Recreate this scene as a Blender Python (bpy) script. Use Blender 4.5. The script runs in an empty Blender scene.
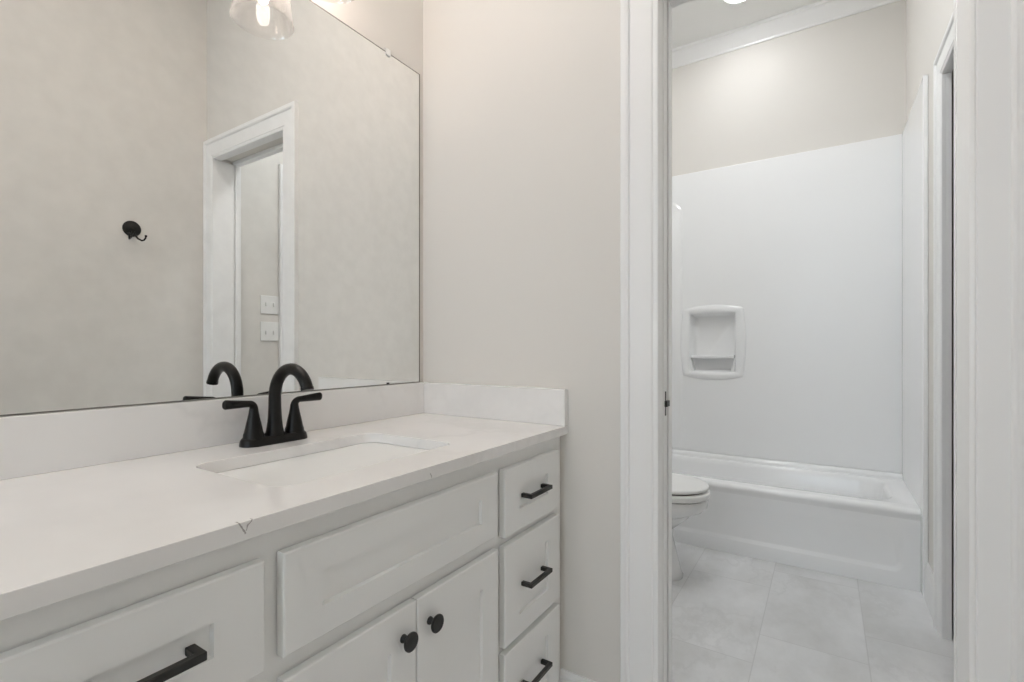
import bpy, bmesh, math
from mathutils import Vector, Matrix
PI = math.pi
S = bpy.context.scene
COL = S.collection

# ---------------------------------------------------------------- camera
CAMZ = 1.06
cam_d = bpy.data.cameras.new('camera')
cam_d.sensor_fit = 'HORIZONTAL'
cam_d.sensor_width = 36.0
cam_d.lens = 490.0 / 1024 * 36.0
cam_d.shift_y = (349.0 - 341.0) / 1024
cam_d.clip_start = 0.02
cam = bpy.data.objects.new('camera', cam_d)
COL.objects.link(cam)
cam.location = (0, 0, CAMZ)
cam.rotation_euler = (PI / 2, 0, math.radians(32.563))
S.camera = cam

# ---------------------------------------------------------------- daylight and exposure
W = bpy.data.worlds.new('daylight')
S.world = W
W.use_nodes = True
wn = W.node_tree
bg = wn.nodes['Background']
bg.inputs['Color'].default_value = (0.80, 0.90, 1.0, 1)
bg.inputs['Strength'].default_value = 4.0
S.view_settings.view_transform = 'Standard'
S.view_settings.look = 'None'
S.view_settings.gamma = 1.0
S.view_settings.use_curve_mapping = False
S.view_settings.exposure = 0.33
S.cycles.use_denoising = True
S.cycles.max_bounces = 14
S.cycles.diffuse_bounces = 9
S.cycles.glossy_bounces = 8
S.cycles.transparent_max_bounces = 16
S.cycles.sample_clamp_indirect = 4.0
FILL_VANITY = 118.0
FILL_REAR = 46.0
DOWNLIGHT_BATH = 40.0
FILL_BATH = 40.0
BULB = 66.0

# portal in the added rear window (guides the daylight through the opening)
pl = bpy.data.lights.new('window_portal', 'AREA')
pl.shape = 'RECTANGLE'; pl.size = 1.0; pl.size_y = 1.4
pl.cycles.is_portal = True
po = bpy.data.objects.new('window_portal', pl)
COL.objects.link(po)
po.location = (-0.42, -1.74, 1.60)
po.rotation_euler = (PI / 2, 0, PI)

# ---------------------------------------------------------------- materials
def new_mat(name):
    m = bpy.data.materials.new(name)
    m.use_nodes = True
    return m, m.node_tree, m.node_tree.nodes['Principled BSDF']

def nd(t, typ, **kw):
    n = t.nodes.new(typ)
    for k, v in kw.items():
        if k.startswith('i_'):
            n.inputs[k[2:].replace('_', ' ')].default_value = v
        else:
            setattr(n, k, v)
    return n

def coords(t, scale=None):
    g = nd(t, 'ShaderNodeNewGeometry')
    return g.outputs['Position']

def math_(t, op, a, b=None, c=None):
    n = nd(t, 'ShaderNodeMath', operation=op)
    for i, v in enumerate((a, b, c)):
        if v is None: continue
        if isinstance(v, (int, float)): n.inputs[i].default_value = v
        else: t.links.new(v, n.inputs[i])
    return n.outputs[0]

def noise(t, vec, scale, detail=2, rough=.5, out='Fac'):
    n = nd(t, 'ShaderNodeTexNoise')
    n.inputs['Scale'].default_value = scale
    n.inputs['Detail'].default_value = detail
    n.inputs['Roughness'].default_value = rough
    t.links.new(vec, n.inputs['Vector'])
    return n.outputs[out]

def ramp(t, fac, stops):
    n = nd(t, 'ShaderNodeValToRGB')
    e = n.color_ramp.elements
    while len(e) < len(stops): e.new(.5)
    for el, (p, c) in zip(e, stops):
        el.position = p
        el.color = (*c, 1) if len(c) == 3 else c
    t.links.new(fac, n.inputs[0])
    return n.outputs[0]

def mixc(t, fac, a, b):
    n = nd(t, 'ShaderNodeMix', data_type='RGBA')
    for sock, v in ((n.inputs['Factor'], fac), (n.inputs[6], a), (n.inputs[7], b)):
        if isinstance(v, (int, float)): sock.default_value = v
        elif isinstance(v, tuple): sock.default_value = (*v, 1)
        else: t.links.new(v, sock)
    return n.outputs[2]

def bump(t, bsdf, h, strength, dist=.001):
    b = nd(t, 'ShaderNodeBump')
    b.inputs['Strength'].default_value = strength
    b.inputs['Distance'].default_value = dist
    t.links.new(h, b.inputs['Height'])
    t.links.new(b.outputs[0], bsdf.inputs['Normal'])

def paint(name, col, rough, bump_s=0.0, bscale=220, var=0.015):
    m, t, b = new_mat(name)
    pos = coords(t)
    f = noise(t, pos, 1.7, 3)
    lo = tuple(c * (1 - var) for c in col); hi = tuple(min(1, c * (1 + var)) for c in col)
    t.links.new(ramp(t, f, [(.3, lo), (.7, hi)]), b.inputs['Base Color'])
    b.inputs['Roughness'].default_value = rough
    if bump_s: bump(t, b, noise(t, pos, bscale, 3, .6), bump_s, .0012)
    return m

M = {}
M['wall'] = paint('greige_wall_paint', (0.722, 0.699, 0.664), .75, .12, 220, .004)
M['ceiling'] = paint('white_ceiling_paint', (0.86, 0.86, 0.85), .8, .1, 220, .004)
M['trim'] = paint('white_trim_enamel', (0.86, 0.86, 0.86), .32, .05, 40)
M['cabinet'] = paint('white_cabinet_enamel', (0.82, 0.825, 0.815), .36, .06, 60)
M['acrylic'] = paint('white_gloss_acrylic', (0.87, 0.875, 0.88), .16, .03, 5)
M['surround'] = paint('satin_white_surround', (0.87, 0.875, 0.88), .30, .02, 5, .005)
M['surround'].node_tree.nodes['Principled BSDF'].inputs['Specular IOR Level'].default_value = .3
M['ceramic'] = paint('white_glazed_ceramic', (0.84, 0.845, 0.85), .2)
M['basin'] = paint('white_basin_glaze', (0.74, 0.74, 0.73), .14)
M['plastic'] = paint('white_switch_plastic', (0.84, 0.84, 0.83), .35)
M['gap_shade'] = paint('painted_gap_shade', (0.06, 0.035, 0.03), .9)  # near-black colour standing in for shade in narrow gaps
M['edge'] = paint('dark_mirror_edge', (0.16, 0.155, 0.14), .45)

def black_metal():
    m, t, b = new_mat('oil_rubbed_black_metal')
    pos = coords(t)
    t.links.new(ramp(t, noise(t, pos, 60, 3), [(.3, (.006, .0055, .005)), (.75, (.011, .010, .009))]), b.inputs['Base Color'])
    b.inputs['Metallic'].default_value = .2
    b.inputs['Roughness'].default_value = .30
    b.inputs['Specular IOR Level'].default_value = .28
    return m
M['black'] = black_metal()
def matte_black():
    m, t, b = new_mat('matte_black_hardware')
    pos = coords(t)
    t.links.new(ramp(t, noise(t, pos, 90, 3), [(.3, (.008, .008, .008)), (.75, (.015, .014, .013))]), b.inputs['Base Color'])
    b.inputs['Roughness'].default_value = .42
    return m
M['matte'] = matte_black()
def metal(name, col, rough):
    m, t, b = new_mat(name)
    pos = coords(t)
    t.links.new(ramp(t, noise(t, pos, 30, 2), [(.3, tuple(c*.95 for c in col)), (.7, col)]), b.inputs['Base Color'])
    b.inputs['Metallic'].default_value = 1
    b.inputs['Roughness'].default_value = rough
    return m
M['chrome'] = metal('brushed_chrome', (.70, .70, .69), .22)
M['mirror'] = metal('silvered_mirror_glass', (.915, .925, .915), 0.0)

def thin_glass(name, tint, gloss, seeded=False):
    m, t, b = new_mat(name)
    t.nodes.remove(b)
    out = t.nodes['Material Output']
    tr = nd(t, 'ShaderNodeBsdfTransparent'); tr.inputs[0].default_value = (*tint, 1)
    gl = nd(t, 'ShaderNodeBsdfGlossy'); gl.inputs['Roughness'].default_value = .04
    lw = nd(t, 'ShaderNodeLayerWeight'); lw.inputs['Blend'].default_value = .35
    f = math_(t, 'MULTIPLY_ADD', lw.outputs['Facing'], gloss, .04)
    mx = nd(t, 'ShaderNodeMixShader')
    if seeded:
        pos = coords(t)
        v = nd(t, 'ShaderNodeTexVoronoi'); v.inputs['Scale'].default_value = 170
        t.links.new(pos, v.inputs['Vector'])
        s = ramp(t, v.outputs['Distance'], [(.16, (1, 1, 1)), (.30, (0, 0, 0))])
        bb = nd(t, 'ShaderNodeBump'); bb.inputs['Strength'].default_value = .6; bb.inputs['Distance'].default_value = .002
        t.links.new(s, bb.inputs['Height']); t.links.new(bb.outputs[0], gl.inputs['Normal'])
        f = math_(t, 'MINIMUM', math_(t, 'MULTIPLY_ADD', s, .22, f), 1.0)
        # faint body of the glass itself
        df = nd(t, 'ShaderNodeBsdfTranslucent'); df.inputs[0].default_value = (.95, .93, .92, 1)
        m2 = nd(t, 'ShaderNodeMixShader'); t.links.new(math_(t, 'MINIMUM', math_(t, 'MULTIPLY_ADD', math_(t, 'POWER', lw.outputs['Facing'], 2.2), .75, .05), .8), m2.inputs[0])
        t.links.new(tr.outputs[0], m2.inputs[1]); t.links.new(df.outputs[0], m2.inputs[2])
        first = m2.outputs[0]
    else:
        first = tr.outputs[0]
    t.links.new(f, mx.inputs[0]); t.links.new(first, mx.inputs[1]); t.links.new(gl.outputs[0], mx.inputs[2])
    t.links.new(mx.outputs[0], out.inputs[0])
    return m
M['shade'] = thin_glass('seeded_clear_glass', (.97, .965, .96), .75, True)
M['pane'] = thin_glass('window_glass', (.97, .98, .98), .5)

def emitter(name, col, strength):
    m, t, b = new_mat(name)
    b.inputs['Base Color'].default_value = (.9, .9, .9, 1)
    b.inputs['Emission Color'].default_value = (*col, 1)
    b.inputs['Emission Strength'].default_value = strength
    return m
M['bulb'] = emitter('warm_bulb_glow', (1.0, .85, .76), BULB)
M['fill_v'] = emitter('fill_lens_vanity', (1.0, .905, .835), FILL_VANITY)
M['dome'] = emitter('fill_dome_glow', (.95, .98, 1.0), FILL_BATH)
M['fill_r'] = emitter('fill_lens_rear', (1.0, .95, .90), FILL_REAR)
M['lens_b'] = emitter('downlight_lens_bath', (.98, .985, 1.0), DOWNLIGHT_BATH)

def quartz():
    m, t, b = new_mat('white_quartz_with_grey_veins')
    pos = coords(t)
    sep = nd(t, 'ShaderNodeSeparateXYZ'); t.links.new(pos, sep.inputs[0])
    X, Y, Z = sep.outputs
    base = ramp(t, noise(t, pos, 3.0, 4, .55), [(.35, (.775, .765, .755)), (.6, (.83, .82, .81))])
    # broad soft veins
    wv = noise(t, pos, 2.1, 5, .6)
    d = math_(t, 'ABSOLUTE', math_(t, 'SUBTRACT', wv, .5))
    soft = ramp(t, d, [(.0, (1, 1, 1)), (.035, (0, 0, 0))])
    msk = ramp(t, noise(t, pos, 1.3, 1), [(.45, (0, 0, 0)), (.62, (1, 1, 1))])
    c1 = mixc(t, math_(t, 'MULTIPLY', math_(t, 'MULTIPLY', soft, msk), .2), base, (.52, .51, .50))
    # the dark hairline marks along the front edge
    n2 = math_(t, 'SUBTRACT', noise(t, pos, 70, 3), .5)
    tot = None
    for y0, z0, k, r, w in ((.337, .838, .55, .020, .0012), (.351, .838, -.50, .017, .0009), (.694, .822, .35, .013, .0011), (1.10, .827, -.2, .012, .0013), (.3435, .825, .0, .010, .0014)):
        dy = math_(t, 'SUBTRACT', Y, y0)
        dz = math_(t, 'SUBTRACT', Z, z0)
        ln = math_(t, 'ADD', math_(t, 'MULTIPLY_ADD', dz, k, dy), math_(t, 'MULTIPLY', n2, .013))
        line = math_(t, 'LESS_THAN', math_(t, 'ABSOLUTE', ln), w)
        rr = math_(t, 'SQRT', math_(t, 'ADD', math_(t, 'MULTIPLY', dy, dy), math_(t, 'ADD', math_(t, 'MULTIPLY', dz, dz), math_(t, 'POWER', math_(t, 'MINIMUM', math_(t, 'ADD', X, .612), 0), 2))))
        a = math_(t, 'MULTIPLY', line, math_(t, 'LESS_THAN', rr, r))
        tot = a if tot is None else math_(t, 'MAXIMUM', tot, a)
    c2 = mixc(t, math_(t, 'MULTIPLY', tot, .7), c1, (.22, .20, .19))
    t.links.new(c2, b.inputs['Base Color'])
    b.inputs['Roughness'].default_value = .14
    return m
M['quartz'] = quartz()

def tile():
    m, t, b = new_mat('pale_grey_marble_look_tile')
    pos = coords(t)
    sep = nd(t, 'ShaderNodeSeparateXYZ'); t.links.new(pos, sep.inputs[0])
    X, Y, Z = sep.outputs
    WX, LY = .33, .62
    u = math_(t, 'DIVIDE', math_(t, 'ADD', X, .205), WX)
    row = math_(t, 'FLOOR', u)
    dx = math_(t, 'MULTIPLY', math_(t, 'ABSOLUTE', math_(t, 'SUBTRACT', math_(t, 'FRACT', math_(t, 'ADD', u, .5)), .5)), WX)
    v = math_(t, 'DIVIDE', math_(t, 'SUBTRACT', math_(t, 'SUBTRACT', Y, 2.03), math_(t, 'MULTIPLY', row, .2)), LY)
    dyy = math_(t, 'MULTIPLY', math_(t, 'ABSOLUTE', math_(t, 'SUBTRACT', math_(t, 'FRACT', math_(t, 'ADD', v, .5)), .5)), LY)
    g = math_(t, 'LESS_THAN', math_(t, 'MINIMUM', dx, dyy), .0019)
    cmb = nd(t, 'ShaderNodeCombineXYZ')
    t.links.new(row, cmb.inputs[0]); t.links.new(math_(t, 'FLOOR', v), cmb.inputs[1])
    wn_ = nd(t, 'ShaderNodeTexWhiteNoise', noise_dimensions='3D'); t.links.new(cmb.outputs[0], wn_.inputs['Vector'])
    off = nd(t, 'ShaderNodeVectorMath', operation='MULTIPLY_ADD')
    t.links.new(wn_.outputs['Color'], off.inputs[0]); off.inputs[1].default_value = (7, 7, 7); t.links.new(pos, off.inputs[2])
    warp = nd(t, 'ShaderNodeVectorMath', operation='MULTIPLY'); t.links.new(off.outputs[0], warp.inputs[0]); warp.inputs[1].default_value = (1.6, 1.0, 1)
    cl = noise(t, warp.outputs[0], 2.6, 6, .62)
    base = ramp(t, cl, [(.30, (.58, .58, .575)), (.50, (.68, .685, .69)), (.68, (.76, .765, .775))])
    vd = math_(t, 'ABSOLUTE', math_(t, 'SUBTRACT', noise(t, warp.outputs[0], 1.6, 6, .6), .5))
    vein = ramp(t, vd, [(.0, (1, 1, 1)), (.02, (0, 0, 0))])
    c = mixc(t, math_(t, 'MULTIPLY', vein, .22), base, (.48, .48, .48))
    c = mixc(t, math_(t, 'MULTIPLY', g, .55), c, (.50, .50, .50))
    t.links.new(c, b.inputs['Base Color'])
    b.inputs['Roughness'].default_value = .30
    bump(t, b, math_(t, 'SUBTRACT', 1.0, g), .3, .001)
    return m
M['tile'] = tile()

# ---------------------------------------------------------------- mesh helpers (world coordinates; origin moved when linked)
def new_bm(): return bmesh.new()

def empty(name, loc, label, cat, group=None):
    o = bpy.data.objects.new(name, None)
    o.empty_display_size = .05
    COL.objects.link(o)
    o.location = loc
    o['label'] = label; o['category'] = cat
    if group: o['group'] = group
    return o

def origin_of(p):
    v = Vector((0, 0, 0))
    while p is not None:
        v += p.location; p = p.parent
    return v

def link(name, bm, mat, parent=None, smooth=False, bevel=0, seg=2, at=None, label=None, autos=40):
    bmesh.ops.remove_doubles(bm, verts=bm.verts, dist=1e-6)
    bmesh.ops.recalc_face_normals(bm, faces=bm.faces)
    o0 = origin_of(parent)
    if at is not None:
        o0w = Vector(at)
    else:
        xs = [v.co for v in bm.verts]
        mn = Vector([min(c[i] for c in xs) for i in range(3)]); mx = Vector([max(c[i] for c in xs) for i in range(3)])
        o0w = Vector(((mn.x + mx.x) / 2, (mn.y + mx.y) / 2, mn.z))
    for v in bm.verts: v.co -= o0w
    me = bpy.data.meshes.new(name)
    bm.to_mesh(me); bm.free()
    for m in (mat if isinstance(mat, (list, tuple)) else [mat]):
        me.materials.append(M[m] if isinstance(m, str) else m)
    o = bpy.data.objects.new(name, me)
    COL.objects.link(o)
    if parent: o.parent = parent
    o.location = o0w - o0
    if smooth:
        for p in me.polygons: p.use_smooth = True
        me.set_sharp_from_angle(angle=math.radians(autos))
    if bevel:
        md = o.modifiers.new('bevel', 'BEVEL'); md.width = bevel; md.segments = seg
        md.limit_method = 'ANGLE'; md.angle_limit = math.radians(40); md.harden_normals = True
        for p in me.polygons: p.use_smooth = True
        me.set_sharp_from_angle(angle=math.radians(35))
    if label: o['label'] = label
    return o

def struct(name, bm, mat, parent=None, **kw):
    o = link(name, bm, mat, parent, **kw)
    if parent is None: o['kind'] = 'structure'
    return o

def box(bm, x0, x1, y0, y1, z0, z1):
    v = [bm.verts.new(p) for p in ((x0, y0, z0), (x1, y0, z0), (x1, y1, z0), (x0, y1, z0), (x0, y0, z1), (x1, y0, z1), (x1, y1, z1), (x0, y1, z1))]
    for f in ((0, 3, 2, 1), (4, 5, 6, 7), (0, 1, 5, 4), (1, 2, 6, 5), (2, 3, 7, 6), (3, 0, 4, 7)):
        bm.faces.new([v[i] for i in f])
    return bm

def boxes(*bs):
    bm = new_bm()
    for b in bs: box(bm, *b)
    return bm

def loft(bm, loops, cap0=True, cap1=True, closed=True):
    rings = [[bm.verts.new(p) for p in lp] for lp in loops]
    n = len(rings[0])
    for a, b in zip(rings, rings[1:]):
        for i in range(n if closed else n - 1):
            j = (i + 1) % n
            try: bm.faces.new((a[i], a[j], b[j], b[i]))
            except ValueError: pass
    if cap0: bm.faces.new(list(reversed(rings[0])))
    if cap1: bm.faces.new(rings[-1])
    return rings

def lathe(bm, prof, centre, axis='z', n=32, cap0=True, cap1=True):
    cx, cy, cz = centre
    loops = []
    for r, h in prof:
        lp = []
        for i in range(n):
            a = 2 * PI * i / n
            p, q = r * math.cos(a), r * math.sin(a)
            lp.append({'z': (cx + p, cy + q, cz + h), 'x': (cx + h, cy + p, cz + q), 'y': (cx + q, cy + h, cz + p)}[axis])
        loops.append(lp)
    loft(bm, loops, cap0, cap1)

def tube(bm, pts, radii, n=16, flat=None):
    """sweep along pts; flat = (sx, sz) squash of section"""
    P = [Vector(p) for p in pts]
    if isinstance(radii, (int, float)): radii = [radii] * len(P)
    T = []
    for i in range(len(P)):
        a = P[max(0, i - 1)]; b = P[min(len(P) - 1, i + 1)]
        T.append((b - a).normalized())
    up = Vector((0, 0, 1)) if abs(T[0].z) < .9 else Vector((1, 0, 0))
    nrm = (up - T[0] * up.dot(T[0])).normalized()
    loops = []
    for i, p in enumerate(P):
        if i:
            nrm = (nrm - T[i] * nrm.dot(T[i])).normalized()
        bn = T[i].cross(nrm)
        r = radii[i]
        fx, fz = (flat[i] if isinstance(flat, list) else flat) if flat else (1, 1)
        loops.append([tuple(p + bn * (r * fx * math.cos(2 * PI * k / n)) + nrm * (r * fz * math.sin(2 * PI * k / n))) for k in range(n)])
    loft(bm, loops)

def rrect(x0, x1, y0, y1, r, seg=8):
    """rounded rectangle, counter-clockwise, in 2-D"""
    out = []
    for cx, cy, a0 in ((x1 - r, y1 - r, 0), (x0 + r, y1 - r, 90), (x0 + r, y0 + r, 180), (x1 - r, y0 + r, 270)):
        for i in range(seg + 1):
            a = math.radians(a0 + 90 * i / seg)
            out.append((cx + r * math.cos(a), cy + r * math.sin(a)))
    return out

def rectp(x0, x1, y0, y1): return [(x0, y0), (x1, y0), (x1, y1), (x0, y1)]

def plate(bm, outer, holes, f0, f1, hole_sides=True):
    """flat plate with holes; f0/f1 map a 2-D point to 3-D on the two faces"""
    for f in (f0, f1):
        tmp = new_bm()
        for lp in [outer] + holes:
            vs = [tmp.verts.new(f(*p)) for p in lp]
            for i in range(len(vs)): tmp.edges.new((vs[i], vs[(i + 1) % len(vs)]))
        bmesh.ops.triangle_fill(tmp, edges=tmp.edges, use_beauty=True, use_dissolve=False)
        tmp.verts.index_update()
        mp = [bm.verts.new(v.co) for v in tmp.verts]
        for fc in tmp.faces: bm.faces.new([mp[v.index] for v in fc.verts])
        tmp.free()
    for lp in [outer] + (holes if hole_sides else []):
        a = [bm.verts.new(f0(*p)) for p in lp]; b = [bm.verts.new(f1(*p)) for p in lp]
        for i in range(len(lp)):
            j = (i + 1) % len(lp)
            bm.faces.new((a[i], a[j], b[j], b[i]))

def extrude_profile(bm, prof, p0, p1, out, up=(0, 0, 1)):
    """prof: (outward, up) pairs, swept from p0 to p1"""
    o = Vector(out); u = Vector(up)
    loft(bm, [[tuple(Vector(p) + o * a + u * b) for a, b in prof] for p in (p0, p1)])

# ---------------------------------------------------------------- key dimensions
XL = -1.186            # wall behind the mirror
YE = 1.278             # vanity side of the end wall
YF = 1.405             # bath side of the end wall
XR = 0.31              # vanity right wall
YB = -1.70             # rear wall
CEIL = 3.05
XTR = 0.370            # bath right wall
YT = 3.387             # bath far wall
XTL = -1.186           # bath left wall
DL, DR, DH = -.363, .234, 2.020        # entry door opening
QN, QF, QH = 1.795, 2.360, 2.066       # opening in the bath's right wall

# ---------------------------------------------------------------- structure
struct('floor', boxes((XL - .12, 1.5, YB - .12, YT + .12, -.10, 0)), 'tile')
struct('ceiling', boxes((XL - .12, 1.5, YB - .12, YT + .12, CEIL, CEIL + .10)), 'ceiling')
struct('wall_left', boxes((XL - .12, XL, YB, YF, 0, CEIL)), 'wall')
struct('wall_far_left', boxes((XTL - .12, XTL, YF, YT, 0, CEIL)), 'wall')
struct('wall_right', boxes((XR, XR + .12, YB, YE, 0, CEIL)), 'wall')

# unseen rear wall; its window is added to let daylight in
WX0, WX1, WZ0, WZ1 = -.92, .08, .90, 2.30
bm = new_bm()
plate(bm, rectp(XL - .12, XR + .12, 0, CEIL), [rectp(WX0, WX1, WZ0, WZ1)], lambda a, b: (a, YB, b), lambda a, b: (a, YB - .12, b))
struct('wall_rear', bm, 'wall')
bm = new_bm()
plate(bm, rectp(WX0, WX1, WZ0, WZ1), [rectp(WX0 + .05, WX1 - .05, WZ0 + .05, 1.58), rectp(WX0 + .05, WX1 - .05, 1.62, WZ1 - .05)], lambda a, b: (a, YB - .03, b), lambda a, b: (a, YB - .07, b))
win = struct('added_window', bm, 'trim')
link('window_pane', boxes((WX0 + .05, WX1 - .05, YB - .052, YB - .048, WZ0 + .05, WZ1 - .05)), 'pane', win)
bm = new_bm()
plate(bm, rectp(WX0 - .09, WX1 + .09, WZ0 - .09, WZ1 + .09), [rectp(WX0, WX1, WZ0, WZ1)], lambda a, b: (a, YB, b), lambda a, b: (a, YB + .018, b))
link('window_casing', bm, 'trim', win, bevel=.003)

# end wall: pocket on its left part, solid right strip, header
bm = boxes((XL, DL - .02, YE, 1.296, 0, DH + .02), (XL, DL - .02, 1.382, YF, 0, DH + .02),
           (XL, XTR, YE, YF, DH + .02, CEIL), (DR + .02, XTR, YE, YF, 0, DH + .02))
struct('wall_end', bm, 'wall')
# bath far wall with the pocket the soap niche sits in
NX0, NX1, NZ0, NZ1 = -.765, -.465, .905, 1.305
bm = new_bm()
plate(bm, rectp(XTL - .12, XTR + .12, 0, CEIL), [rectp(NX0, NX1, NZ0, NZ1)], lambda a, b: (a, YT, b), lambda a, b: (a, YT + .12, b))
struct('wall_far', bm, 'wall')
# bath right wall: solid near part, header, two skins of the pocket
bm = boxes((XTR, XTR + .12, YF, QN - .02, 0, CEIL), (XTR, XTR + .12, QN - .02, QF + .02, QH + .02, CEIL),
           (XTR, XTR + .12, QF + .02, YT, QH + .02, CEIL), (XTR, .388, QF + .02, YT, 0, QH + .02), (.430, XTR + .12, QF + .02, YT, 0, QH + .02))
struct('wall_far_right', bm, 'wall')
# the little space beyond that door
struct('wall_beyond', boxes((1.38, 1.5, YF, YT, 0, CEIL), (XTR + .12, 1.38, YF - .12, YF, 0, CEIL), (XTR + .12, 1.38, YT, YT + .12, 0, CEIL)), 'wall')
struct('slot_shade_block', boxes((.390, .428, 2.70, 2.79, 0, QH + .02)), 'gap_shade')  # dark block added inside the pocket so its slot reads as unlit

# ---- casings
CAS = [(0, 0), (0, .009), (.003, .011), (.009, .012), (.013, .010), (.016, .013), (.074, .014), (.077, .019), (.083, .021), (.088, .020), (.096, .020), (.098, .018), (.098, 0)]
def casing(name, to3, xl, xr, zt, wl=.098, wr=.098, wt=.098):
    """to3(a, z, t): along, height, thickness outwards"""
    loops = []
    for kind in range(4):
        lp = []
        for u, t in CAS:
            if kind == 0: lp.append(to3(xl - u * wl / .098, 0, t))
            if kind == 1: lp.append(to3(xl - u * wl / .098, zt + u * wt / .098, t))
            if kind == 2: lp.append(to3(xr + u * wr / .098, zt + u * wt / .098, t))
            if kind == 3: lp.append(to3(xr + u * wr / .098, 0, t))
        loops.append(lp)
    bm = new_bm(); loft(bm, loops)
    return struct(name, bm, 'trim')
casing('trim_1', lambda a, z, t: (a, YE - t, z), DL, DR, DH, wr=XR - DR - .001)
casing('trim_2', lambda a, z, t: (a, YF + t, z), DL - .006, DR + .008, DH + .005, wr=.09)
casing('trim_3', lambda a, z, t: (XTR - t, a, z), QN, QF, QH, wl=.09, wr=.09, wt=.09)

# ---- jambs of the entry (split for the pocket door)
bm = boxes((DL - .02, DL, YE, 1.314, 0, DH), (DL - .02, DL, 1.372, YF, 0, DH),
           (DR, DR + .02, YE, 1.374, 0, DH), (DR, DR + .02, 1.382, YF, 0, DH), (DR + .008, DR + .02, 1.374, 1.382, 0, DH),
           (DL - .02, DR + .02, YE, 1.312, DH, DH + .02), (DL - .02, DR + .02, 1.376, YF, DH, DH + .02))
struct('trim_4', bm, 'trim', bevel=.0012, seg=1)
bm = boxes((XTR, .389, QF, QF + .02, 0, QH), (.430, XTR + .12, QF, QF + .02, 0, QH),
           (XTR, XTR + .12, QN - .02, QN, 0, QH),
           (XTR, .389, QN - .02, QF + .02, QH, QH + .02), (.430, XTR + .12, QN - .02, QF + .02, QH, QH + .02))
struct('trim_5', bm, 'trim', bevel=.0012, seg=1)
# pocket door slab with its edge pull
door = struct('door_1', boxes((-1.02, DL - .001, 1.3235, 1.3585, .012, DH + .012)), 'trim', bevel=.0015)
bm = boxes((DL - .004, DL + .0003, 1.337, 1.3455, .880, .945))
plt = link('edge_pull', bm, 'black', door, label='black edge pull plate of the pocket door')
bm = boxes((DL - .002, DL + .006, 1.333, 1.360, .904, .920))
link('pull_lever', bm, 'matte', plt, bevel=.001)

# ---- baseboards
BP = [(0, 0), (.015, 0), (.015, .80), (.012, .84), (.012, .90), (.008, .94), (.006, 1.0), (0, 1.0)]
def baseboard(name, p0, p1, out, h=.14, th=1.0):
    bm = new_bm()
    extrude_profile(bm, [(a * th, b * h) for a, b in BP], p0, p1, out)
    return struct(name, bm, 'trim')
baseboard('baseboard_end', (-.646, YE, 0), (DL - .0985, YE, 0), (0, -1, 0), .133)
baseboard('baseboard_right', (XR, YB + .016, 0), (XR, YE - .022, 0), (-1, 0, 0))
baseboard('baseboard_left', (XL, YB + .016, 0), (XL, .05, 0), (1, 0, 0))
baseboard('baseboard_rear', (XL, YB, 0), (XR, YB, 0), (0, 1, 0))
baseboard('baseboard_far_right', (XTR, QF + .0905, 0), (XTR, 2.699, 0), (-1, 0, 0), .155, .9)
baseboard('baseboard_far_right_near', (XTR, YF + .022, 0), (XTR, QN - .0905, 0), (-1, 0, 0), .155, .9)
baseboard('baseboard_far_left', (XTL, YF + .016, 0), (XTL, 2.71, 0), (1, 0, 0), .155)
baseboard('baseboard_end_bath', (XTL, YF, 0), (DL - .0985, YF, 0), (0, 1, 0), .155)

# ---- crown moulding around the bath ceiling
CR = [(0, 0), (.008, 0), (.010, .012), (.016, .018), (.026, .030), (.046, .052), (.060, .064), (.064, .072), (.074, .076), (.076, .092), (0, .092)]
cz = CEIL - .092
loops = []
for sx, sy in ((0, 0), (1, 0), (1, 1), (0, 1), (0, 0)):
    loops.append([((XTR - a) if sx else (XTL + a), (YT - a) if sy else (YF + a), cz + b) for a, b in CR])
bm = new_bm(); loft(bm, loops, cap0=False, cap1=False)
struct('trim_6', bm, 'trim', smooth=True, autos=25)

# ---------------------------------------------------------------- vanity cabinet
CF, FF = -.630, -.649       # faces of the doors, of the face frame
van = empty('vanity_cabinet', (-.90, .66, 0), 'white painted shaker vanity cabinet with black pulls and knobs under the quartz worktop', 'cabinet')
link('cabinet_body', boxes((-1.184, -.668, .064, 1.2765, .10, .8145)), 'cabinet', van)
link('toe_kick', boxes((-1.184, -.715, .070, 1.274, .0, .10)), 'cabinet', van)
link('face_frame', boxes((-.668, FF, .060, 1.2765, .10, .8145)), 'cabinet', van, bevel=.001, seg=1)

def shaker(y0, y1, z0, z1, sw, rw, rec=.0075):
    bm = new_bm()
    iy0, iy1, iz0, iz1 = y0 + sw, y1 - sw, z0 + rw, z1 - rw
    c = .002
    O = [(y0 + c, z0 + c), (y1 - c, z0 + c), (y1 - c, z1 - c), (y0 + c, z1 - c)]
    B = [(y0, z0), (y1, z0), (y1, z1), (y0, z1)]
    I = [(iy0, iz0), (iy1, iz0), (iy1, iz1), (iy0, iz1)]
    c2 = .0015
    J = [(iy0 + c2, iz0 + c2), (iy1 - c2, iz0 + c2), (iy1 - c2, iz1 - c2), (iy0 + c2, iz1 - c2)]
    loops = [[(FF + .0028, a, b) for a, b in B], [(CF - c, a, b) for a, b in B], [(CF, a, b) for a, b in O], [(CF, a, b) for a, b in I], [(CF - rec, a, b) for a, b in J]]
    loft(bm, loops)
    return bm

def pull(yc, zc, half, parent, base):
    """square bar pull on two posts, standing on the recessed panel"""
    w, xo, xi = .0110, -.6062, -.6160
    a, b = yc - half, yc + half
    out = [(base, a), (xo, a), (xo, b), (base, b), (base, b - w), (xi, b - w), (xi, a + w), (base, a + w)]
    bm = new_bm()
    plate(bm, out, [], lambda x, y: (x, y, zc - .0052), lambda x, y: (x, y, zc + .0052))
    return link('drawer_pull', bm, 'matte', parent, bevel=.0016, seg=2, label='black bar pull')

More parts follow.
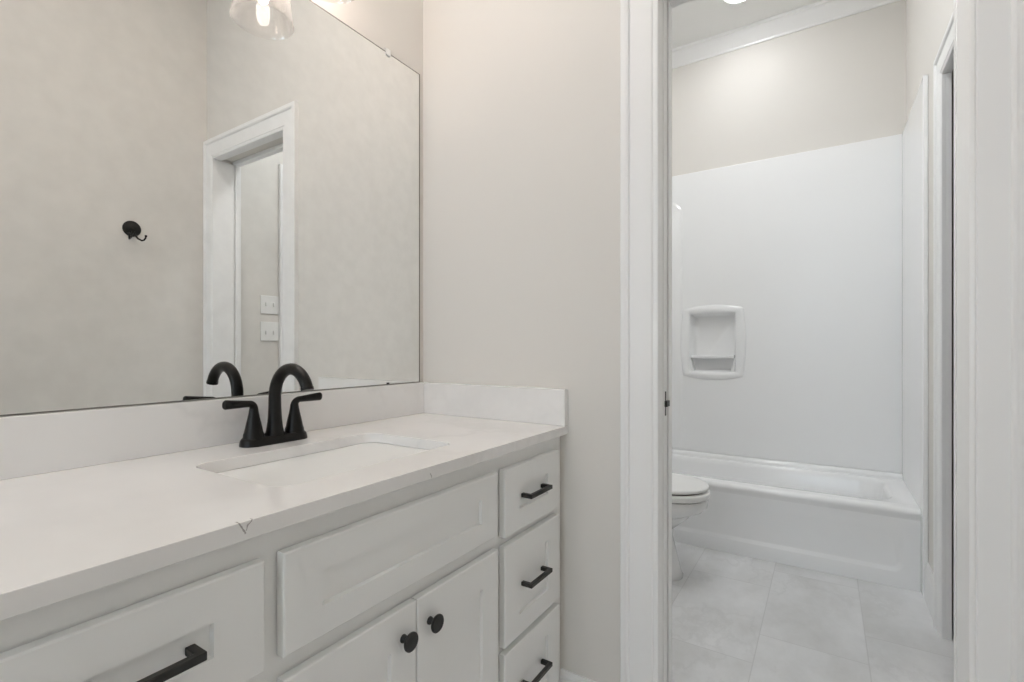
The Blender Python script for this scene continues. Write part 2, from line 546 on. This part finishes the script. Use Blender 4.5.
for y0, y1 in ((.956, 1.233), (.097, .374)):
    for z0, z1 in ((.617, .777), (.358, .596), (.115, .342)):
        if y0 < .5 and z0 > .6: z0 = .630
        d = link('drawer', shaker(y0, y1, z0, z1, .065, .052), 'cabinet', van)
        pull((y0 + y1) / 2, (z0 + z1) / 2 - .001, .055, d, CF - .0075)
link('false_front', shaker(.401, .927, .632, .777, .062, .046), 'cabinet', van)
for y0, y1, ky in ((.401, .6615, .628), (.6645, .930, .697)):
    d = link('door', shaker(y0, y1, .115, .600, .062, .065), 'cabinet', van)
    bm = new_bm()
    lathe(bm, [(.0075, 0), (.0072, .003), (.0052, .006), (.0050, .0125), (.0070, .0150), (.0150, .0165), (.0166, .0185), (.0166, .0210), (.0150, .0225), (.0001, .0228)], (CF, ky, .547), 'x', 32)
    link('knob', bm, 'matte', d, smooth=True, label='round black knob')

# ---------------------------------------------------------------- countertop with splashes
CT, CB = .840, .815
top = empty('countertop', (-.90, .66, CB), 'white quartz vanity countertop with faint grey veins and a low backsplash', 'countertop')
SX0, SX1, SY0, SY1 = -1.012, -.726, .452, .892
bm = new_bm()
hole = rrect(SX0, SX1, SY0, SY1, .035)
plate(bm, rectp(-1.185, -.624, .045, YE - .0005), [hole], lambda a, b: (a, b, CT), lambda a, b: (a, b, CB))
link('slab', bm, 'quartz', top, bevel=.0015, seg=2)
link('backsplash', boxes((-1.185, -1.163, .045, YE - .0005, CT, .945)), 'quartz', top, bevel=.0015)
link('side_splash', boxes((-1.163, -.624, YE - .0205, YE - .0005, CT, .9449)), 'quartz', top, bevel=.0015)

# ---------------------------------------------------------------- undermount sink
sk = empty('undermount_sink', ((SX0 + SX1) / 2, (SY0 + SY1) / 2, .665), 'white rectangular undermount sink basin set into the quartz worktop below the faucet', 'sink')
def rl(inset, z, r, seg=8, dy=0): return [(a, b, z) for a, b in rrect(SX0 + inset, SX1 - inset, SY0 + inset + dy, SY1 - inset - dy, r, seg)]
bm = new_bm()
loft(bm, [rl(-.022, CB - .001, .05), rl(-.022, CB - .010, .05), rl(-.008, CB - .012, .045), rl(-.002, .78, .05), rl(.05, .70, .05), rl(.09, .668, .03),
          ][:6], cap0=False, cap1=True)
# inside surface
loops = [rl(-.022, CB - .001, .05), rl(-.003, CB - .001, .038), rl(.000, .798, .042), rl(.004, .790, .045), rl(.012, .783, .05), rl(.030, .755, .058), rl(.050, .722, .062), rl(.066, .700, .06), rl(.085, .689, .05), rl(.110, .683, .03), rl(.125, .6815, .015)]
loft(bm, loops, cap0=False, cap1=True)
link('basin', bm, 'basin', sk, smooth=True, autos=60)
dc = ((SX0 + SX1) / 2 - .01, (SY0 + SY1) / 2, .6805)
bm = new_bm(); lathe(bm, [(.031, 0), (.031, .002), (.027, .0035), (.021, .001), (.019, .004), (.010, .0065), (.0001, .007)], dc, 'z', 32)
link('drain', bm, 'black', sk, smooth=True)
bm = new_bm(); lathe(bm, [(.0085, 0), (.0085, .0015), (.006, .0022), (.0052, .0004), (.0001, .0002)], (SX0 + .0016, (SY0 + SY1) / 2, .803), 'x', 20)
link('overflow_ring', bm, 'chrome', sk, smooth=True)

# ---------------------------------------------------------------- faucet
FX, FY = -1.100, .677
fa = empty('faucet', (FX, FY, CT), 'black two handle centerset faucet with a high arched spout on the vanity top', 'faucet')
bm = new_bm()
def stad(w, l, z, n=12):
    out = []
    for s in (1, -1):
        for i in range(n + 1):
            a = math.radians(-90 + 180 * i / n) * 1 + (0 if s > 0 else PI)
            out.append((FX + w * math.sin(a) * -1 if False else FX - w * math.sin(a) * (1), FY + s * (l - w) * 1 + w * math.cos(a), z))
    return out
loft(bm, [stad(.029, .081, CT), stad(.029, .081, CT + .003), stad(.0275, .0800, CT + .008), stad(.025, .079, CT + .013), stad(.0225, .0765, CT + .0165), stad(.0205, .0745, CT + .018)])
link('base', bm, 'black', fa, smooth=True, autos=50)
# spout
pts, rad = [], []
for h, r in ((.012, .0235), (.020, .0232), (.024, .0200), (.034, .0180), (.050, .0160), (.068, .0148), (.085, .0141), (.107, .0138)):
    pts.append((FX, FY, CT + h)); rad.append(r)
R = .0645
for i in range(1, 21):
    a = math.radians(180 - 162 * i / 20)
    pts.append((FX + R + R * math.cos(a), FY, CT + .107 + R * math.sin(a) * 1.04)); rad.append(.0138 - .0006 * i / 20)
pts = pts[:-1]; rad = rad[:-1]
ex, ey, ez = pts[-1]
pts += [(ex + .0008, FY, ez - .002), (ex + .0009, FY, ez - .0024), (ex + .003, FY, ez - .009)]; rad += [.0132, .0141, .0141]
bm = new_bm(); tube(bm, pts, rad, 24)
link('spout', bm, 'black', fa, smooth=True, autos=50)
bm = new_bm(); lathe(bm, [(.0017, 0), (.0017, .028), (.0036, .030), (.0040, .034), (.0025, .038), (.0001, .039)], (FX - .0205, FY - .002, CT + .016), 'z', 12)
link('lift_rod', bm, 'black', fa, smooth=True)
for s in (-1, 1):
    hy = FY + s * .0510
    bm = new_bm()
    prof = [(.0238, .010), (.0240, .017), (.0222, .020), (.0218, .026), (.0200, .030), (.0180, .040), (.0155, .052), (.0128, .063), (.0108, .074), (.0095, .083)]
    P = [(FX, hy, CT + h) for r, h in prof]; Rr = [r for r, h in prof]
    Fl = [(1, 1)] * len(P)
    for k in range(1, 7):
        a = math.radians(90 * k / 6)
        P.append((FX + .0005 * k, hy + s * .013 * (1 - math.cos(a)), CT + .083 + .013 * math.sin(a))); Rr.append(.0093 - .0003 * k); Fl.append((1.0, 1.0 - .04 * k))
    for k in range(1, 8):
        P.append((FX + .003 + .0006 * k, hy + s * (.013 + .0077 * k), CT + .096 + .0004 * k)); Rr.append(.0075 + .00045 * k); Fl.append((1.0, .76))
    P.append((P[-1][0] + .0004, P[-1][1] + s * .003, P[-1][2])); Rr.append(.0085); Fl.append((1, .74))
    P.append((P[-1][0] + .0002, P[-1][1] + s * .0015, P[-1][2])); Rr.append(.0050); Fl.append((1, .7))
    tube(bm, P, Rr, 20, Fl)
    link('handle', bm, 'black', fa, smooth=True, autos=60)

# ---------------------------------------------------------------- wall mirror
MX = -1.182
mir = empty('wall_mirror', (MX, .66, .947), 'large frameless wall mirror resting on the backsplash behind the faucet', 'mirror')
bm = new_bm()
box(bm, XL + .0003, MX, .075, 1.2565, .9472, 2.010)
me_o = link('glass', bm, ['edge', 'mirror'], mir)
for p in me_o.data.polygons:
    if p.normal.x > .9: p.material_index = 1
link('bottom_channel', boxes((XL + .0003, MX + .0022, .075, 1.2565, .9453, .9478)), 'edge', mir, label='thin dark channel under the mirror')
link('dark_edge_strip', boxes((MX - .001, MX + .0005, .075, 1.2565, 2.0085, 2.0108)), 'edge', mir, label='thin dark line of the mirror top edge')
link('dark_edge_strip', boxes((MX - .001, MX + .0005, 1.2545, 1.2585, .9480, 2.0108)), 'edge', mir, label='dark line of the mirror side edge, widened to paint the shaded gap')  # overhangs the glass; its dark colour stands for shade beside the mirror
for cy, zz, up in ((1.111, 2.010, 1), (.24, 2.010, 1), (1.111, .9475, -1)):
    bm = new_bm()
    if up > 0:
        box(bm, MX, MX + .003, cy - .010, cy + .010, zz - .010, zz + .012)
        box(bm, XL + .0003, MX, cy - .010, cy + .010, zz + .0002, zz + .012)
        link('mirror_clip', bm, 'plastic', mir, bevel=.001, label='small clear plastic clip on the top edge')
    else:
        box(bm, MX, MX + .003, cy - .004, cy + .004, zz, zz + .005)
        link('mirror_clip', bm, 'matte', mir, bevel=.001, label='tiny dark clip on the bottom edge')

# ---------------------------------------------------------------- vanity light above the mirror
LX, LYS, LZ = -1.040, (.78, .56), 1.975
vl = empty('vanity_light', (XL, .67, 2.10), 'two bulb vanity wall light with clear seeded glass shades above the mirror', 'light fixture')
link('backplate', boxes((XL + .0005, XL + .022, .60, .74, 2.14, 2.25)), 'black', vl, bevel=.004)
bm = new_bm(); tube(bm, [(XL + .02, .67, 2.195), (LX, .67, 2.195)], .008, 14); tube(bm, [(LX, .53, 2.195), (LX, .81, 2.195)], .009, 14)
link('arm', bm, 'black', vl, smooth=True)
for ly in LYS:
    bm = new_bm()
    lathe(bm, [(.022, .200), (.030, .196), (.032, .160), (.036, .150), (.036, .144), (.017, .142), (.016, .118), (.0001, .118)], (LX, ly, LZ), 'z', 28)
    so = link('socket', bm, 'black', vl, smooth=True)
    bm = new_bm()
    prof = [(.040, .1435), (.058, .138), (.062, .130), (.066, .105), (.0715, .06), (.0770, .02), (.0800, .002), (.0812, 0), (.0800, -.001), (.0785, .002), (.0755, .02), (.070, .06), (.0645, .105), (.0605, .129), (.057, .1365), (.040, .1415)]
    lathe(bm, prof, (LX, ly, LZ), 'z', 48, cap0=False, cap1=False)
    link('glass_shade', bm, 'shade', vl, smooth=True, autos=60, label='clear seeded glass bell shade')
    bm = new_bm()
    lathe(bm, [(.0125, .118), (.0130, .110), (.0150, .100), (.0158, .085), (.0150, .074), (.0136, .064), (.0105, .056), (.0060, .0515), (.0001, .050)], (LX, ly, LZ), 'z', 24)
    link('light_bulb', bm, 'bulb', vl, smooth=True)

# ---------------------------------------------------------------- robe hook on the right wall (seen in the mirror)
HY, HZ = .953, 1.610
hk = empty('robe_hook', (XR, HY, HZ), 'small black double robe hook on the greige side wall, seen in the mirror', 'hook')
bm = new_bm()
lathe(bm, [(.036, 0), (.036, -.004), (.033, -.008), (.027, -.010), (.024, -.013), (.014, -.016), (.010, -.020), (.0001, -.021)], (XR - .0002, HY, HZ), 'x', 36)
link('wall_plate', bm, 'black', hk, smooth=True)
for s in (-1, 1):
    bm = new_bm()
    P = []
    for t_, x, y, z in ((0, .014, 0, -.010), (1, .021, .006, -.030), (2, .030, .014, -.046), (3, .044, .024, -.055), (4, .055, .028, -.053), (5, .063, .031, -.044), (6, .064, .032, -.035)):
        P.append((XR - x, HY + s * y, HZ + z))
    tube(bm, P, [.0050, .0045, .0042, .0040, .0038, .0036, .0034], 12)
    b2 = P[-1]
    lathe(bm, [(.0001, -.005), (.004, -.004), (.0056, 0), (.004, .004), (.0001, .005)], b2, 'z', 14)
    link('prong', bm, 'black', hk, smooth=True)

# ---------------------------------------------------------------- switch plates on the bath's right wall (seen in the mirror)
for z0, z1, tz, lab in ((1.264, 1.370, 1.320, 'upper white double toggle switch plate beside the bath door casing, seen in the mirror'),
                        (1.108, 1.218, 1.155, 'lower white double toggle switch plate beside the bath door casing, seen in the mirror')):
    sp = empty('switch_plate', (XTR, 1.646, z0), lab, 'light switch')
    sp['group'] = 'switch plates by the bath door'
    link('plate', boxes((XTR - .0058, XTR - .0003, 1.593, 1.7035, z0, z1)), 'plastic', sp, bevel=.0025)
    for ty in (1.625, 1.671):
        link('toggle', boxes((XTR - .014, XTR - .0058, ty - .005, ty + .005, tz - .011, tz + .011)), 'plastic', sp, bevel=.002)

# ---------------------------------------------------------------- ceiling lights: real one over the tub, the rest added as fill
def downlight(x, y, mat, label):
    r = empty('recessed_light', (x, y, CEIL - .006), label, 'ceiling light', 'recessed ceiling lights')
    bm = new_bm()
    lathe(bm, [(.098, 0), (.098, -.003), (.094, -.006), (.080, -.006), (.077, -.003), (.077, 0)], (x, y, CEIL - .0003), 'z', 40, cap0=False, cap1=False)
    link('trim_ring', bm, 'plastic', r, smooth=True)
    bm = new_bm(); lathe(bm, [(.0765, -.0008), (.0765, -.0030), (.0001, -.0034)], (x, y, CEIL), 'z', 40)
    link('lens', bm, mat, r)
downlight(-.402, 2.985, 'lens_b', 'round recessed ceiling light over the bathtub')
fm = empty('fill_dome_light', (-.42, 1.95, CEIL - .06), 'round dome fill light added out of view in the middle of the toilet room', 'ceiling light')  # unseen dome, added to soften and even out the bath light
bm = new_bm(); lathe(bm, [(.165, -.0003), (.170, -.012), (.165, -.022), (.155, -.022)], (-.42, 1.95, CEIL), 'z', 48)
link('base_ring', bm, 'plastic', fm, smooth=True)
bm = new_bm(); lathe(bm, [(.154, -.0225), (.146, -.038), (.120, -.052), (.075, -.061), (.0001, -.064)], (-.42, 1.95, CEIL), 'z', 48)
link('diffuser', bm, 'dome', fm, smooth=True)
downlight(-.84, .60, 'fill_v', 'round recessed fill light added out of view above the vanity top')  # unseen fill, added to light the counter and end wall from above
downlight(-.40, -.90, 'fill_r', 'round recessed fill light added out of view near the added rear window')  # extra fill behind the camera, added to brighten the vanity room

# ---------------------------------------------------------------- bathtub
TX0, TX1, TY0, TY1, TZ = -1.168, .3515, 2.752, 3.370, .357
tub = empty('bathtub', ((TX0 + TX1) / 2, (TY0 + TY1) / 2, 0), 'white alcove bathtub with a recessed apron panel at the far end of the bathroom', 'bathtub')
bm = new_bm()
ap = TY0 + .006
nose = [(TY0 + .060, TZ + .002), (TY0 + .030, TZ + .001), (TY0 + .014, TZ - .001), (TY0 + .006, TZ - .005), (TY0 + .001, TZ - .012), (TY0, TZ - .020), (TY0 + .0015, TZ - .028), (TY0 + .004, TZ - .036), (ap, TZ - .048)]
loft(bm, [[(x, a, b) for a, b in nose + [(ap + .02, TZ - .048), (TY0 + .060, TZ - .010)]] for x in (TX0, TX1)])
hole_a = rrect(TX0 + .055, TX1 - .055, .066, TZ - .085, .045)
plate(bm, rectp(TX0, TX1, 0, TZ - .047), [hole_a], lambda a, b: (a, ap, b), lambda a, b: (a, ap + .003, b), hole_sides=False)
def recess(i, k):
    z0, z1 = .066 + i, TZ - .085 - i
    return [(a, ap + k * (1 - .97 * (b - z0) / (z1 - z0)), b) for a, b in rrect(TX0 + .055 + i, TX1 - .055 - i, z0, z1, .045 - i * .6)]
loft(bm, [[(a, ap, b) for a, b in hole_a], recess(.003, .001), recess(.016, .009), recess(.022, .011)], cap0=False, cap1=True)
link('apron', bm, 'acrylic', tub, smooth=True, autos=30)
bm = new_bm()
bx0, bx1, by0, by1 = TX0 + .085, TX1 - .075, TY0 + .085, TY1 - .045
def tl(i, z, r): return [(a, b, z) for a, b in rrect(bx0 + i, bx1 - i, by0 + i, by1 - i, r, 10)]
O = rectp(TX0, TX1, TY0 + .060, TY1)
plate(bm, O, [[(a, b) for a, b in rrect(bx0, bx1, by0, by1, .12, 10)]], lambda a, b: (a, b, TZ + .002), lambda a, b: (a, b, TZ - .010), hole_sides=False)
loft(bm, [tl(0, TZ + .002, .12), tl(.006, TZ - .001, .118), tl(.013, TZ - .010, .115), tl(.020, TZ - .03, .11), tl(.035, .20, .105), tl(.050, .12, .10), tl(.075, .085, .085), (tl(.12, .075, .06))], cap0=False, cap1=True)
link('basin', bm, 'acrylic', tub, smooth=True, autos=50)
# raised ledge at the back where the tub meets the surround
bm = new_bm()
led = [(0, 0), (-.030, 0), (-.028, .010), (-.022, .019), (-.012, .026), (0, .0268)]
loft(bm, [[(x, TY1 + a, TZ + .002 + b) for a, b in led] for x in (TX0, TX1)])
link('back_ledge', bm, 'acrylic', tub, smooth=True, autos=50)

# ---------------------------------------------------------------- shower surround
SZ = 2.225
sr = empty('shower_surround', ((TX0 + TX1) / 2, TY1, TZ), 'tall glossy white shower wall surround with a moulded soap niche above the bathtub', 'shower surround')
bm = new_bm()
plate(bm, rectp(TX0 - .014, TX1 + .0005, TZ + .029, SZ), [rectp(NX0 + .004, NX1 - .004, NZ0 + .004, NZ1 - .004)], lambda a, b: (a, TY1, b), lambda a, b: (a, YT - .0005, b))
link('back_panel', bm, 'surround', sr, bevel=.003)
bm = new_bm()
box(bm, TX1 + .0008, XTR - .0003, 2.700, YT - .0005, .0005, SZ)
link('side_panel', bm, 'acrylic', sr, bevel=.004, seg=3)
bm = new_bm()
box(bm, XTL + .0003, TX0 - .0005, 2.715, TY1 - .0005, .0005, SZ)
link('side_panel', bm, 'acrylic', sr, bevel=.004, seg=3)
# moulded corner column with a rounded head, at the left of the view
bm = new_bm()
def arch(x0, x1, z0, z1, r, seg=10):
    out = [(x0, z0), (x1, z0)]
    for i in range(seg + 1):
        a = math.radians(90 * i / seg); out.append((x1 - r + r * math.cos(a), z1 - r + r * math.sin(a)))
    for i in range(seg + 1):
        a = math.radians(90 + 90 * i / seg); out.append((x0 + r + r * math.cos(a), z1 - r + r * math.sin(a)))
    return out
A0 = arch(TX0 + .02, -.800, TZ + .05, 2.055, .10); A1 = arch(TX0 + .028, -.812, TZ + .05, 2.047, .092); A2 = arch(TX0 + .034, -.820, TZ + .05, 2.040, .086)
loft(bm, [[(a, TY1, b) for a, b in A0], [(a, TY1 - .004, b) for a, b in A1], [(a, TY1 - .006, b) for a, b in A2]], cap0=False)
link('corner_column', bm, 'acrylic', sr, smooth=True, autos=50)
# soap niche
NCX, NCZ = -.615, 1.103
def bowed(hw, hh, bw, bh, n=12):
    out = []
    c = [(hw, -hh), (hw, hh), (-hw, hh), (-hw, -hh)]
    for k in range(4):
        (ax, az), (bx_, bz) = c[k], c[(k + 1) % 4]
        for i in range(n):
            t_ = i / n
            x, z = ax + (bx_ - ax) * t_, az + (bz - az) * t_
            b_ = 4 * t_ * (1 - t_)
            if k == 0: x += bw * b_
            if k == 1: z += bh * b_
            if k == 2: x -= bw * b_
            if k == 3: z -= bh * b_
            out.append((NCX + x, NCZ + z))
    return out
bm = new_bm()
def L(pts, y): return [(a, y, b) for a, b in pts]
loft(bm, [L(bowed(.182, .219, .018, .024), TY1 + .0002), L(bowed(.179, .216, .018, .024), TY1 - .006), L(bowed(.172, .209, .018, .022), TY1 - .011), L(bowed(.160, .200, .010, .012), TY1 - .012),
          L(bowed(.143, .192, .002, .002), TY1 - .010), L(bowed(.137, .187, .001, .001), TY1 - .003), L(bowed(.130, .180, 0, 0), TY1 + .055), L(bowed(.118, .168, 0, 0), TY1 + .068)], cap0=False, cap1=True)
nic = link('soap_niche', bm, 'acrylic', sr, smooth=True, autos=60, label='moulded soap niche with a bowed raised frame and one shelf')
bm = new_bm()
box(bm, NCX - .131, NCX + .131, TY1 - .010, TY1 + .060, 1.001, 1.021)
link('shelf', bm, 'acrylic', nic, bevel=.005, seg=3)
# tapered cheeks below the shelf
for s in (-1, 1):
    bm = new_bm()
    a = [(NCX + s * .134, 1.001), (NCX + s * .134, .916), (NCX + s * .112, .916)]
    loft(bm, [[(x, TY1 - .004, z) for x, z in a], [(x, TY1 + .058, z) for x, z in a]])
    link('niche_cheek', bm, 'acrylic', nic)

# ---------------------------------------------------------------- toilet
TC = 2.335
to = empty('toilet', (-.80, TC, 0), 'white toilet with its lid closed, behind the door jamb in front of the bathtub', 'toilet')
def egg(front, back, hw, z, n=40, p=1.0, cy=TC):
    """x from back to front, widest a bit behind the middle"""
    cx = back + (front - back) * .46
    out = []
    for i in range(n):
        a = 2 * PI * i / n
        c_, s_ = math.cos(a), math.sin(a)
        if c_ >= 0: x = cx + (front - cx) * c_
        else: x = cx + (cx - back) * (-abs(c_) ** .7)
        out.append((x, cy + hw * (abs(s_) ** (.9 if c_ >= 0 else .75)) * (1 if s_ >= 0 else -1), z))
    return out
bm = new_bm()
secs = [(-.555, -1.06, .112, 0), (-.553, -1.06, .114, .012), (-.562, -1.06, .108, .03), (-.580, -1.06, .103, .10), (-.600, -1.06, .104, .18), (-.596, -1.04, .114, .235), (-.573, -1.02, .132, .272), (-.520, -.99, .158, .301), (-.466, -.985, .174, .322), (-.447, -.98, .180, .342), (-.445, -.98, .181, .372), (-.449, -.98, .178, .379),
        (-.480, -.95, .150, .379), (-.490, -.94, .140, .368), (-.530, -.90, .105, .28), (-.60, -.84, .06, .22)]
loft(bm, [egg(*s_) for s_ in secs])
link('bowl', bm, 'ceramic', to, smooth=True, autos=60)
def slabegg(z0, z1, f, b, hw, dome=0, r=.006):
    bm = new_bm()
    l = [egg(f - r, b + r, hw - r, z0), egg(f - r * .3, b + r * .3, hw - r * .3, z0 + r * .4), egg(f, b, hw, z0 + r), egg(f, b, hw, z1 - r), egg(f - r * .3, b + r * .3, hw - r * .3, z1 - r * .35), egg(f - r * 1.2, b + r * 1.2, hw - r * 1.2, z1)]
    if dome: l += [egg(f - .05, b + .04, hw - .045, z1 + dome * .6), egg(f - .12, b + .10, hw - .10, z1 + dome)]
    loft(bm, l); return bm
link('seat', slabegg(.3845, .4150, -.438, -.975, .186), 'plastic', to, smooth=True, autos=60)
link('lid', slabegg(.4215, .4400, -.442, -.975, .182, .004, .007), 'plastic', to, smooth=True, autos=60)
bm = new_bm(); loft(bm, [egg(-.458, -.96, .168, .3795), egg(-.458, -.96, .168, .4225)]); link('seat_gap_shade', bm, 'gap_shade', to, label='dark filler painting the shadow gaps around the toilet seat')  # dark inset painted in as the shade under lid and seat
link('hinge_cover', boxes((-1.000, -.965, TC - .10, TC + .10, .379, .43)), 'plastic', to, bevel=.006)
link('tank', boxes((-1.176, -1.004, TC - .215, TC + .215, .385, .735)), 'ceramic', to, bevel=.02, seg=4)
link('tank_foot', boxes((-1.15, -.98, TC - .10, TC + .10, .16, .386)), 'ceramic', to, bevel=.02, seg=3)
link('tank_lid', boxes((-1.181, -.994, TC - .225, TC + .225, .735, .770)), 'ceramic', to, bevel=.008, seg=3)
bm = new_bm(); tube(bm, [(-1.004, TC - .15, .68), (-.988, TC - .15, .68)], .010, 14); tube(bm, [(-.990, TC - .155, .68), (-.986, TC - .08, .672)], .006, 12)
link('flush_lever', bm, 'chrome', to, smooth=True)
